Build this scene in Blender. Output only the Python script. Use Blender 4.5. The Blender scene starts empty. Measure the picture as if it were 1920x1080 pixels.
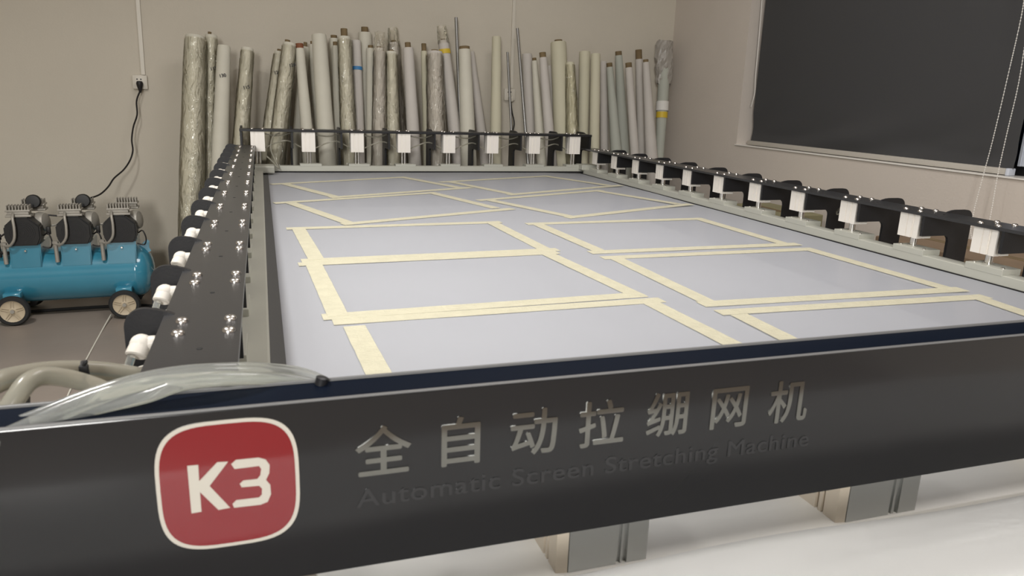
import bpy, bmesh, math, random
from mathutils import Vector, Matrix, noise
random.seed(7)
C = bpy.context.scene.collection
S = bpy.context.scene
PI = math.pi
H = 1.35                       # height of the lens above the floor; everything is measured from the lens, floor at -H

# ------------------------------------------------------------------ camera
F = 1387.1
CX, CY = 960.0, 540.0
_vy = Vector((487 - CX, 163 - CY, F)).normalized()
_vx = Vector((5200 - CX, 324 - CY, F))
_vx = (_vx - _vx.dot(_vy) * _vy).normalized()
_vz = _vx.cross(_vy)
if _vz.y > 0: _vz = -_vz
R3 = Matrix((_vx, _vy, _vz))   # camera (right, down, forward) -> room
right, down, fwd = R3 @ Vector((1, 0, 0)), R3 @ Vector((0, 1, 0)), R3 @ Vector((0, 0, 1))
cam = bpy.data.objects.new('camera', bpy.data.cameras.new('camera'))
C.objects.link(cam)
cam.data.sensor_width = 36; cam.data.lens = F / 1920 * 36
cam.data.clip_start = 0.02; cam.data.clip_end = 100
m = Matrix.Identity(4)
for i in range(3):
    m[i][0] = right[i]; m[i][1] = -down[i]; m[i][2] = -fwd[i]
m[2][3] = H
cam.matrix_world = m
S.camera = cam
cam.data.dof.use_dof = True; cam.data.dof.focus_distance = 2.8; cam.data.dof.aperture_fstop = 9.0   # small real aperture, front panel slightly soft

# measuring helpers: point where the sight line of a photo pixel meets a plane of the room
def ray(u, v): return R3 @ Vector((u - CX, v - CY, F))
def onz(u, v, z): d = ray(u, v); return d * (z / d.z)
def ony(u, v, y): d = ray(u, v); return d * (y / d.y)
def onx(u, v, x): d = ray(u, v); return d * (x / d.x)

# ------------------------------------------------------------------ light, world, exposure
S.view_settings.view_transform = 'Standard'
S.view_settings.look = 'None'
S.view_settings.gamma = 1
S.view_settings.use_curve_mapping = False
S.view_settings.exposure = -0.28
w = bpy.data.worlds.new('world'); S.world = w; w.use_nodes = True
w.node_tree.nodes['Background'].inputs[0].default_value = (0.035, 0.045, 0.07, 1)
w.node_tree.nodes['Background'].inputs[1].default_value = 1.0
def area(name, loc, sx, sy, power, col, rot=(0, 0, 0)):
    l = bpy.data.lights.new(name, 'AREA'); l.shape = 'RECTANGLE'; l.size = sx; l.size_y = sy
    l.energy = power; l.color = col
    o = bpy.data.objects.new(name, l); C.objects.link(o); o.location = (loc[0], loc[1], loc[2] + H); o.rotation_euler = rot
    return o
area('ceiling_lamp_or_fill', (-1.3, 1.95, 2.25), 0.34, 0.26, 80, (0.99, 0.97, 0.93)).data.spread = math.radians(135)
def aim(a, b): return (Vector(b) - Vector(a)).to_track_quat('-Z', 'Y').to_euler()
fill_pos = (-1.3, -2.8, 1.05)      # unseen low frontal source, added to brighten the upright faces
area('frontal_fill', fill_pos, 0.9, 1.3, 118, (0.99, 0.98, 0.95), aim(fill_pos, (2.3, 4.0, -1.0))).data.spread = math.radians(130)
area('ceiling_lamp_or_fill', (1.6, -1.2, 2.25), 0.6, 0.6, 44, (1.0, 0.96, 0.94)).data.spread = math.radians(150)  # added fill from the rear right, no lamp known there
area('ceiling_lamp_or_fill', (1.3, 2.6, 2.25), 1.2, 1.2, 40, (1.0, 0.96, 0.94)).data.spread = math.radians(150)  # broad soft fill added for the dim right side, not a known lamp

# ------------------------------------------------------------------ materials
def mat(name, col, rough=0.5, metal=0.0, spec=0.5, bump=0, bscale=60, var=0, vscale=3, trans=0, ior=1.45, coat=0, alpha=1):
    m = bpy.data.materials.new(name); m.use_nodes = True
    nt = m.node_tree; b = nt.nodes['Principled BSDF']
    b.inputs['Base Color'].default_value = (*col, 1)
    b.inputs['Roughness'].default_value = rough
    b.inputs['Metallic'].default_value = metal
    b.inputs['Specular IOR Level'].default_value = spec
    b.inputs['IOR'].default_value = ior
    if trans: b.inputs['Transmission Weight'].default_value = trans
    if coat: b.inputs['Coat Weight'].default_value = coat; b.inputs['Coat Roughness'].default_value = 0.06
    if alpha < 1: b.inputs['Alpha'].default_value = alpha
    if bump or var:
        tc = nt.nodes.new('ShaderNodeTexCoord')
    if bump:
        n = nt.nodes.new('ShaderNodeTexNoise'); n.inputs['Scale'].default_value = bscale; n.inputs['Detail'].default_value = 4
        nt.links.new(tc.outputs['Object'], n.inputs['Vector'])
        bp = nt.nodes.new('ShaderNodeBump'); bp.inputs['Strength'].default_value = bump; bp.inputs['Distance'].default_value = 0.01
        nt.links.new(n.outputs['Fac'], bp.inputs['Height']); nt.links.new(bp.outputs['Normal'], b.inputs['Normal'])
    if var:
        n2 = nt.nodes.new('ShaderNodeTexNoise'); n2.inputs['Scale'].default_value = vscale; n2.inputs['Detail'].default_value = 5
        nt.links.new(tc.outputs['Object'], n2.inputs['Vector'])
        r = nt.nodes.new('ShaderNodeValToRGB')
        r.color_ramp.elements[0].position = 0.3; r.color_ramp.elements[1].position = 0.7
        r.color_ramp.elements[0].color = (*[c * (1 - var) for c in col], 1)
        r.color_ramp.elements[1].color = (*[min(1, c * (1 + var)) for c in col], 1)
        nt.links.new(n2.outputs['Fac'], r.inputs['Fac']); nt.links.new(r.outputs['Color'], b.inputs['Base Color'])
    return m
M = {}
M['wall'] = mat('wall_paint', (0.56, 0.515, 0.435), 0.85, bump=0.12, bscale=90, var=0.03, vscale=1.2)
M['wallr'] = mat('wall_paint_right', (0.60, 0.54, 0.48), 0.85, bump=0.12, bscale=90, var=0.03, vscale=1.2)
M['ceil'] = mat('ceiling_paint', (0.75, 0.73, 0.70), 0.9)
M['floor'] = mat('concrete_floor', (0.25, 0.21, 0.18), 0.45, bump=0.08, bscale=25, var=0.12, vscale=1.6)
M['black'] = mat('black_satin_steel', (0.014, 0.014, 0.016), 0.42, spec=0.5, bump=0.04, bscale=220)
M['plate'] = mat('black_anodised_plate', (0.030, 0.030, 0.032), 0.3, spec=0.6, bump=0.02, bscale=200)
M['navy'] = mat('dark_channel', (0.003, 0.006, 0.014), 0.5, spec=0.06)
M['panel'] = mat('charcoal_gloss_panel', (0.0165, 0.0165, 0.0175), 0.16, spec=0.5, coat=0.15)
M['lip'] = mat('panel_lip', (0.16, 0.16, 0.16), 0.4)
M['alu'] = mat('brushed_aluminium', (0.90, 0.86, 0.80), 0.42, metal=0.15, bump=0.03, bscale=150)
M['bar'] = mat('clamp_aluminium', (0.50, 0.50, 0.44), 0.45, metal=0.15, bump=0.02, bscale=150, var=0.03)
M['groove'] = mat('dark_groove', (0.1, 0.095, 0.09), 0.6)
M['chrome'] = mat('polished_steel', (0.75, 0.73, 0.70), 0.16, metal=1.0)
M['rubber'] = mat('black_rubber', (0.01, 0.01, 0.01), 0.7)
M['red'] = mat('red_sticker', (0.19, 0.002, 0.007), 0.12, spec=0.5, coat=1.0)
M['red'].node_tree.nodes['Principled BSDF'].inputs['Coat IOR'].default_value = 1.7
M['badgew'] = mat('badge_white', (0.52, 0.49, 0.43), 0.3, coat=0.3)
M['mirror'] = mat('mirror_lettering', (0.27, 0.27, 0.25), 0.12, metal=1.0)
M['darkmirror'] = mat('dark_mirror_lettering', (0.055, 0.055, 0.057), 0.25, metal=0.5)
M['fitting'] = mat('white_nylon', (0.66, 0.62, 0.56), 0.4, bump=0.02)
M['brass'] = mat('nickel_brass', (0.75, 0.66, 0.45), 0.3, metal=0.8)
M['tube'] = mat('clear_tube', (0.86, 0.88, 0.84), 0.12, trans=0.85, ior=1.3)
M['tube2'] = mat('milky_tube', (0.50, 0.48, 0.40), 0.2, trans=0.6, ior=1.3)
M['tape'] = mat('masking_tape', (0.60, 0.57, 0.43), 0.6, bump=0.25, bscale=120, var=0.05, vscale=30)
M['roll'] = mat('mesh_roll_cloth', (0.58, 0.555, 0.47), 0.65, bump=0.15, bscale=25, var=0.03, vscale=8)
M['rollp'] = mat('mesh_roll_pale_cloth', (0.53, 0.495, 0.455), 0.7, bump=0.15, bscale=25, var=0.03, vscale=8)
M['rolly'] = mat('mesh_roll_yellow_cloth', (0.56, 0.53, 0.40), 0.7, bump=0.12, bscale=25)
M['rollg'] = mat('mesh_roll_green_cloth', (0.42, 0.43, 0.375), 0.7, bump=0.12, bscale=25)
M['core'] = mat('cardboard_core', (0.17, 0.12, 0.06), 0.8, var=0.15, vscale=20)
M['corer'] = mat('reddish_core', (0.20, 0.07, 0.03), 0.7)
M['yellow'] = mat('yellow_tape', (0.62, 0.44, 0.04), 0.5)
M['blue_lab'] = mat('blue_label', (0.05, 0.2, 0.42), 0.5)
M['paper'] = mat('white_paper', (0.7, 0.68, 0.64), 0.6)
M['ink'] = mat('black_ink', (0.015, 0.015, 0.02), 0.6)
M['bolt'] = mat('satin_steel_bolt', (0.66, 0.63, 0.60), 0.27, metal=1.0)
M['rod'] = mat('grey_metal_rod', (0.34, 0.34, 0.33), 0.3, metal=0.8)
M['tank'] = mat('blue_tank_paint', (0.042, 0.235, 0.345), 0.2, spec=0.6, coat=0.8, var=0.06, vscale=4)
M['cast'] = mat('cast_aluminium', (0.38, 0.36, 0.32), 0.5, metal=0.4, bump=0.1)
M['fan'] = mat('black_fan_cover', (0.012, 0.012, 0.012), 0.45)
M['tyre'] = mat('tyre_rubber', (0.018, 0.018, 0.018), 0.7)
M['hub'] = mat('cream_wheel_hub', (0.50, 0.42, 0.30), 0.5)
M['white_pl'] = mat('white_plastic', (0.62, 0.58, 0.50), 0.4)
M['cord'] = mat('black_cord', (0.012, 0.01, 0.01), 0.5)
M['blind'] = mat('charcoal_blind_cloth', (0.125, 0.125, 0.128), 0.65, bump=0.05, bscale=400)
M['winf'] = mat('white_window_frame', (0.6, 0.63, 0.70), 0.35)
M['sill'] = mat('window_sill', (0.80, 0.77, 0.72), 0.25)
M['rail'] = mat('blind_rail', (0.46, 0.43, 0.38), 0.45)
M['glass'] = mat('dark_window_glass', (0.02, 0.03, 0.05), 0.05, trans=0.6)
M['string'] = mat('white_string', (0.7, 0.68, 0.6), 0.8)
M['carton'] = mat('brown_carton', (0.22, 0.155, 0.10), 0.8, var=0.1, vscale=6)
M['olive'] = mat('olive_carton', (0.25, 0.23, 0.13), 0.8, var=0.1, vscale=6)
M['table'] = mat('white_table_top', (0.95, 0.93, 0.87), 0.5)
M['gap_shade'] = mat('grey_gap_shade', (0.10, 0.10, 0.10), 0.6)  # shade of the gap beside the left clamp bar, put in as colour
M['grey_alu'] = mat('grey_post_face', (0.46, 0.465, 0.45), 0.28, metal=0.7)
M['cream'] = mat('cream_post_side', (0.66, 0.58, 0.47), 0.45)

def mesh_cloth(name, col, gloss, trans, open_=0.0):
    m = bpy.data.materials.new(name); m.use_nodes = True; nt = m.node_tree
    b = nt.nodes['Principled BSDF']; out = nt.nodes['Material Output']
    b.inputs['Base Color'].default_value = (*col, 1); b.inputs['Roughness'].default_value = gloss
    b.inputs['Specular IOR Level'].default_value = 0.45
    t = nt.nodes.new('ShaderNodeBsdfTranslucent'); t.inputs[0].default_value = (*col, 1)
    mx = nt.nodes.new('ShaderNodeMixShader'); mx.inputs[0].default_value = trans
    nt.links.new(b.outputs[0], mx.inputs[1]); nt.links.new(t.outputs[0], mx.inputs[2]); tp = nt.nodes.new('ShaderNodeBsdfTransparent'); m2 = nt.nodes.new('ShaderNodeMixShader'); m2.inputs[0].default_value = open_   # open weave
    nt.links.new(mx.outputs[0], m2.inputs[1]); nt.links.new(tp.outputs[0], m2.inputs[2]); nt.links.new(m2.outputs[0], out.inputs[0])
    tc = nt.nodes.new('ShaderNodeTexCoord')
    n = nt.nodes.new('ShaderNodeTexNoise'); n.inputs['Scale'].default_value = 2.2
    nt.links.new(tc.outputs['Object'], n.inputs['Vector'])
    bp = nt.nodes.new('ShaderNodeBump'); bp.inputs['Strength'].default_value = 0.15; bp.inputs['Distance'].default_value = 0.02
    nt.links.new(n.outputs['Fac'], bp.inputs['Height']); nt.links.new(bp.outputs['Normal'], b.inputs['Normal'])
    return m
M['mesh'] = mesh_cloth('stretched_white_mesh', (0.64, 0.66, 0.72), 0.40, 0.45, 0.12)
M['cloth'] = mesh_cloth('loose_white_mesh', (0.86, 0.86, 0.85), 0.3, 0.15)
def film():
    m = bpy.data.materials.new('clear_wrap_film'); m.use_nodes = True; nt = m.node_tree
    out = nt.nodes['Material Output']
    g = nt.nodes.new('ShaderNodeBsdfGlossy'); g.inputs['Roughness'].default_value = 0.12
    g.inputs[0].default_value = (1, 1, 0.95, 1)
    t = nt.nodes.new('ShaderNodeBsdfTransparent'); t.inputs[0].default_value = (0.96, 0.95, 0.92, 1)
    mx = nt.nodes.new('ShaderNodeMixShader')
    fr = nt.nodes.new('ShaderNodeFresnel'); fr.inputs[0].default_value = 1.45
    tc = nt.nodes.new('ShaderNodeTexCoord')
    mp = nt.nodes.new('ShaderNodeMapping'); mp.inputs['Scale'].default_value = (1, 1, 0.35)
    n = nt.nodes.new('ShaderNodeTexNoise'); n.inputs['Scale'].default_value = 28; n.inputs['Detail'].default_value = 3; n.inputs['Distortion'].default_value = 1.2
    nt.links.new(tc.outputs['Object'], mp.inputs[0]); nt.links.new(mp.outputs[0], n.inputs['Vector'])
    bp = nt.nodes.new('ShaderNodeBump'); bp.inputs['Strength'].default_value = 0.9; bp.inputs['Distance'].default_value = 0.02
    nt.links.new(n.outputs['Fac'], bp.inputs['Height'])
    nt.links.new(bp.outputs['Normal'], g.inputs['Normal']); nt.links.new(bp.outputs['Normal'], fr.inputs['Normal'])
    nt.links.new(fr.outputs[0], mx.inputs[0]); nt.links.new(t.outputs[0], mx.inputs[1]); nt.links.new(g.outputs[0], mx.inputs[2])
    nt.links.new(mx.outputs[0], out.inputs[0])
    return m
M['film'] = film()

# ------------------------------------------------------------------ mesh helpers
def BM(): return bmesh.new()
def box(bm, x0, x1, y0, y1, z0, z1, bev=0):
    r = bmesh.ops.create_cube(bm, size=1)
    vs = r['verts']
    for v in vs:
        v.co = Vector(((x0 + x1) / 2 + v.co.x * (x1 - x0), (y0 + y1) / 2 + v.co.y * (y1 - y0), (z0 + z1) / 2 + v.co.z * (z1 - z0)))
    if bev:
        es = list({e for v in vs for e in v.link_edges})
        bmesh.ops.bevel(bm, geom=es, offset=bev, segments=2, affect='EDGES', profile=0.5)
    return bm
def prism(bm, pts, d0, d1, axis='y'):
    """polygon (a,b) extruded along axis; y: (x,z)  x: (y,z)  z: (x,y)"""
    def P(a, b, d):
        return {'y': (a, d, b), 'x': (d, a, b), 'z': (a, b, d)}[axis]
    n = len(pts)
    A = [bm.verts.new(P(a, b, d0)) for a, b in pts]; B = [bm.verts.new(P(a, b, d1)) for a, b in pts]
    bm.faces.new(A); bm.faces.new(list(reversed(B)))
    for i in range(n): bm.faces.new((A[i], B[i], B[(i + 1) % n], A[(i + 1) % n]))
    return bm
def lathe(bm, prof, origin=(0, 0, 0), axis=(0, 0, 1), seg=20):
    """prof: list of (radius, height)"""
    ax = Vector(axis).normalized(); o = Vector(origin)
    t = Vector((1, 0, 0)) if abs(ax.x) < 0.9 else Vector((0, 1, 0))
    u = ax.cross(t).normalized(); v = ax.cross(u)
    rings = []
    for r, h in prof:
        if r < 1e-6: rings.append([bm.verts.new(o + ax * h)])
        else: rings.append([bm.verts.new(o + ax * h + (u * math.cos(2 * PI * i / seg) + v * math.sin(2 * PI * i / seg)) * r) for i in range(seg)])
    for a, b in zip(rings, rings[1:]):
        for i in range(seg):
            j = (i + 1) % seg
            if len(a) == 1 and len(b) == 1: continue
            if len(a) == 1: bm.faces.new((a[0], b[i], b[j]))
            elif len(b) == 1: bm.faces.new((a[i], b[0], a[j]))
            else: bm.faces.new((a[i], b[i], b[j], a[j]))
    return bm
def cyl(bm, p0, p1, r0, r1=None, seg=14):
    p0, p1 = Vector(p0), Vector(p1); r1 = r0 if r1 is None else r1
    d = p1 - p0
    return lathe(bm, [(0, 0), (r0, 0), (r1, d.length), (0, d.length)], p0, d, seg)
def smooth_path(pts, n=6):
    pts = [Vector(p) for p in pts]; out = []
    P = [pts[0]] + pts + [pts[-1]]
    for i in range(1, len(P) - 2):
        a, b, c, d = P[i - 1], P[i], P[i + 1], P[i + 2]
        for k in range(n):
            t = k / n
            out.append(0.5 * ((2 * b) + (c - a) * t + (2 * a - 5 * b + 4 * c - d) * t * t + (3 * b - a - 3 * c + d) * t ** 3))
    out.append(pts[-1]); return out
def tube(bm, pts, r, seg=8, n=6, smooth=True):
    P = smooth_path(pts, n) if smooth else [Vector(p) for p in pts]
    up = Vector((0.13, 0.21, 0.97)); rings = []
    for i, p in enumerate(P):
        d = (P[min(i + 1, len(P) - 1)] - P[max(i - 1, 0)]).normalized()
        u = up - d * up.dot(d)
        if u.length < 1e-3: u = Vector((1, 0, 0)) - d * d.x
        u.normalize(); v = d.cross(u); up = u
        rr = r(i / (len(P) - 1)) if callable(r) else r
        rings.append([bm.verts.new(p + (u * math.cos(2 * PI * k / seg) + v * math.sin(2 * PI * k / seg)) * rr) for k in range(seg)])
    for a, b in zip(rings, rings[1:]):
        for k in range(seg): bm.faces.new((a[k], a[(k + 1) % seg], b[(k + 1) % seg], b[k]))
    bm.faces.new(rings[0]); bm.faces.new(list(reversed(rings[-1])))
    return bm
def obj(name, bm, material, parent=None, smooth=False, loc=None):
    me = bpy.data.meshes.new(name)
    bmesh.ops.recalc_face_normals(bm, faces=bm.faces)
    if smooth:
        for f in bm.faces: f.smooth = True
        for e in bm.edges:
            if len(e.link_faces) == 2 and e.calc_face_angle(0) > 0.7: e.smooth = False
    bm.to_mesh(me); bm.free()
    me.materials.append(material)
    o = bpy.data.objects.new(name, me); C.objects.link(o)
    if parent is not None: o.parent = parent
    if loc is not None: o.location = loc
    return o
def inst(src, parent, loc=None, rot=None, scale=None):
    o = src.copy(); C.objects.link(o); o.parent = parent
    if loc is not None: o.location = loc
    if rot is not None: o.rotation_euler = rot
    if scale is not None: o.scale = scale
    return o
def empty(name, loc=(0, 0, 0), rz=0):
    o = bpy.data.objects.new(name, None); C.objects.link(o); o.location = loc; o.rotation_euler = (0, 0, rz)
    o.empty_display_size = 0.1
    return o
def tag(o, label=None, cat=None, group=None, kind=None):
    if label: o['label'] = label
    if cat: o['category'] = cat
    if group: o['group'] = group
    if kind: o['kind'] = kind
    return o
def struct(name, bm, m, label=None, parent=None, smooth=False):
    o = obj(name, bm, m, parent, smooth)
    if parent is None: tag(o, label, name.split('_')[0], kind='structure')
    return o
def rebase(o, loc):
    """move an object's origin to loc, geometry stays"""
    loc = Vector(loc); o.data.transform(Matrix.Translation(-loc)); o.location = loc; return o

# ------------------------------------------------------------------ room
XL, XR, YF, YB, ZF, ZC = -3.4, 3.09, -3.6, 5.4, -H, 2.30
struct('floor', box(BM(), XL - .1, XR + .25, YF - .1, YB + .1, ZF - .1, ZF), M['floor'], 'brown grey polished concrete floor of the workshop')
struct('ceiling', box(BM(), XL - .1, XR + .25, YF - .1, YB + .1, ZC, ZC + .1), M['ceil'], 'pale painted ceiling above the machine')
struct('wall_back', box(BM(), XL - .1, XR + .25, YB, YB + .1, ZF, ZC), M['wall'], 'beige painted wall behind the leaning rolls')
struct('wall_left', box(BM(), XL - .1, XL, YF, YB, ZF, ZC), M['wall'], 'beige painted wall left of the air compressor')
struct('wall_front', box(BM(), XL - .1, XR + .25, YF - .1, YF, ZF, ZC), M['wall'], 'beige painted wall behind the camera')
WY0, WY1, WZ0, WZ1 = 0.9, 4.425, -0.275, 1.35
bm = BM()
box(bm, XR, XR + .22, YF, YB, ZF, WZ0); box(bm, XR, XR + .22, YF, YB, WZ1, ZC)
box(bm, XR, XR + .22, YF, WY0, WZ0, WZ1); box(bm, XR, XR + .22, WY1, YB, WZ0, WZ1)
struct('wall_right', bm, M['wallr'], 'beige wall on the right around the blinded window')
# window: frame, glass, mullion
win = struct('window_1', box(BM(), XR + .15, XR + .156, WY0 + .04, WY1 - .04, WZ0 + .05, WZ1 - .04), M['glass'], 'dark window glass behind the charcoal roller blind')
bm = BM()
box(bm, XR + .125, XR + .18, WY1 - .045, WY1, WZ0, WZ1); box(bm, XR + .125, XR + .18, WY0, WY0 + .05, WZ0, WZ1)
box(bm, XR + .125, XR + .18, WY0, WY1, WZ0 + .0, WZ0 + .05); box(bm, XR + .125, XR + .18, WY0, WY1, WZ1 - .05, WZ1)
struct('window_frame', bm, M['black'], parent=win)
bm = BM(); box(bm, XR + .10, XR + .16, 2.405, 2.44, WZ0 + .045, WZ1 - .05, .003); box(bm, XR + .095, XR + .11, 2.44, 2.452, WZ0 + .045, WZ1 - .05)
struct('window_mullion', bm, M['winf'], parent=win)
sill = struct('trim_1', box(BM(), XR - .008, XR + .12, WY0, WY1 + .01, WZ0 - .004, WZ0 + .003, .001), M['sill'], 'thin bright white sill edge under the window')

# roller blind
bl = empty('roller_blind', (XR + .05, 3.4, WZ0 + .04))
tag(bl, 'charcoal fabric roller blind pulled down over the window on the right wall', 'blind')
BX = XR + .055
bm = BM(); NY, NZ = 44, 40
y0, y1, z0, z1 = 2.435, 4.345, WZ0 + .03, WZ1 - .02
grid = []
for j in range(NZ + 1):
    row = []
    v = j / NZ; z = z0 + (z1 - z0) * (v ** 1.6)
    for i in range(NY + 1):
        u = i / NY; y = y0 + (y1 - y0) * u
        k = math.exp(-((z - z0) / .17) ** 2)
        x = BX + k * (.013 * math.sin(u * 9 + 1.2 + z * 7) * min(1, (z - z0) * 18) + .010 * math.sin(u * 17 + z * 22) * min(1, (z - z0) * 12)) + .004 * math.sin(u * 3.3 + z * 2)
        row.append(bm.verts.new((x, y, z)))
    grid.append(row)
for j in range(NZ):
    for i in range(NY): bm.faces.new((grid[j][i], grid[j][i + 1], grid[j + 1][i + 1], grid[j + 1][i]))
r = bmesh.ops.solidify(bm, geom=bm.faces[:], thickness=0.0012)
o = obj('blind_cloth', bm, M['blind'], None, True)
def under(o, p):
    o.parent = p; o.matrix_parent_inverse = Matrix.Identity(4); o.data.transform(Matrix.Translation(-Vector(p.location))); return o
under(o, bl)
bm = BM(); box(bm, BX - .018, BX + .014, 2.455, 4.36, WZ0 + .006, WZ0 + .034, .004)
under(obj('bottom_rail', bm, M['rail'], None, True), bl)
bm = BM(); box(bm, BX - .022, BX + .018, 2.437, 2.455, WZ0 + .004, WZ0 + .036, .003)
o = under(obj('rail_end_cap', bm, M['winf'], None, True), bl)
bm = BM(); cyl(bm, (BX, 2.42, WZ1 - .05), (BX, 4.36, WZ1 - .05), .028)
under(obj('roller', bm, M['rail'], None, True), bl)
# bead chain (loop) and its mate
def chain(pts, r, name, m, parent):
    P = smooth_path(pts, 60); bm = BM()
    L = 0; last = P[0]; tube(bm, pts, r * .35, 5, 14)
    for p in P:
        if (p - last).length >= r * 3.1:
            bmesh.ops.create_icosphere(bm, subdivisions=1, radius=r, matrix=Matrix.Translation(p)); last = p
    return under(obj(name, bm, m, None, True), parent)
xa = XR - .075
p = [onx(1926, -60, xa), onx(1917, 20, xa), onx(1888, 150, xa), onx(1862, 260, xa), onx(1846, 320, xa), onx(1832, 372, xa), onx(1827, 392, xa)]
q = [onx(1941, -60, xa), onx(1929, 30, xa), onx(1911, 150, xa), onx(1888, 250, xa), onx(1872, 322, xa), onx(1862, 378, xa), onx(1858, 400, xa)]
low = [Vector((xa, (p[-1].y + q[-1].y) / 2, p[-1].z - .16))]
chain(p + [Vector((xa, p[-1].y - .003, p[-1].z - .1))] + low + [Vector((xa, q[-1].y + .003, q[-1].z - .1))] + list(reversed(q)), .0031, 'bead_chain', M['sill'], bl)
bm = BM()
tube(bm, [onx(1431, -30, XR + .035), onx(1424, 60, XR + .035), onx(1417, 140, XR + .035), onx(1415, 175, XR + .035), onx(1408, 200, XR + .035)], .0028, 6)
under(obj('side_cord', bm, M['sill'], None, True), bl)

# cartons under the window
def carton(x0, x1, y0, y1, z1, m, label, group=None):
    e = obj('cardboard_box', box(BM(), x0, x1, y0, y1, ZF + .001, z1, .004), m); rebase(e, ((x0 + x1) / 2, (y0 + y1) / 2, ZF))
    tag(e, label, 'box')
    t = obj('packing_tape', box(BM(), (x0 + x1) / 2 - .025, (x0 + x1) / 2 + .025, y0 - .001, y1 + .001, z1 - .001, z1 + .001), M['core'])
    t.data.transform(Matrix.Translation(-Vector(e.location))); t.parent = e
carton(2.62, 3.02, 1.75, 2.62, -.56, M['carton'], 'large brown cardboard box behind the right rail, nearest the camera')
carton(2.66, 3.02, 3.42, 3.90, -.60, M['olive'], 'olive brown cardboard box behind the middle of the right rail')

# wall sockets, trunking
def socket(cx, cz, label, blanked):
    e = empty('wall_socket', (cx, YB, cz)); tag(e, label, 'socket')
    obj('faceplate', box(BM(), -.043, .043, -.022, -.001, -.043, .043, .004), M['white_pl'], e, True)
    for s in (-1, 1): obj('socket_hole', cyl(BM(), (s * .011 - .004, -.023, .018), (s * .011 - .004, -.0215, .018), .0045, seg=10), M['ink'], e)
    return e
so = socket(-.722, .004, 'white wall socket above the blue compressor with a black plug in it', 1)
s2 = socket(1.755, .006, 'white wall socket between the thin metal rods among the rolls', 1)
def trunk(cx, z0, label, lean=0.0):
    bm = BM(); prism(bm, [(-.011, 0), (.011, 0), (.011 + lean, ZC - z0 - .001), (-.011 + lean, ZC - z0 - .001)], -.014, -.001, 'y')
    o = obj('cable_trunking', bm, M['white_pl'], None); o.location = (cx, YB, z0); tag(o, label, 'trunking')
trunk(-.70, .05, 'white cable trunking running up the wall above the left socket', .03)
trunk(1.768, .052, 'white cable trunking running up the wall behind the rolls')
# plug and cords
pc = empty('power_cord', (-.722, YB - .04, -.03)); tag(pc, 'long black power cord plugged in the left wall socket and running to the compressor', 'cord')
bm = BM(); lathe(bm, [(0, -.02), (.015, -.018), (.020, -.006), (.019, .006), (.011, .035), (.007, .052), (0, .053)], (-.722, YB - .04, -.008), (0.0, 0, -1), 14)
under(obj('plug', bm, M['cord'], None, True), pc)
cp = [ony(262, 172, 5.35), ony(256, 190, 5.34), ony(257, 215, 5.33), ony(250, 238, 5.32), ony(247, 262, 5.31), ony(249, 282, 5.3), ony(244, 300, 5.28), ony(232, 318, 5.26), ony(214, 334, 5.22), ony(203, 350, 5.15), ony(188, 364, 5.08), ony(170, 371, 5.0), ony(156, 372, 4.97)]
under(obj('cable', tube(BM(), cp, .0052, 7), M['cord'], None, True), pc)
pc2 = empty('power_cord', (1.755, YB - .04, -.03)); tag(pc2, 'short black power cord hanging from the socket among the rolls', 'cord')
under(obj('plug', box(BM(), 1.74, 1.772, YB - .055, YB - .0225, -.045, -.005, .008), M['white_pl'], None, True), pc2)
under(obj('cable', tube(BM(), [(1.757, YB - .04, -.045), (1.768, YB - .045, -.12), (1.785, YB - .05, -.2), (1.775, YB - .05, -.3), (1.79, YB - .05, -.6), (1.80, YB - .05, -1.3)], .005, 7), M['cord'], None, True), pc2)

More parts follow.
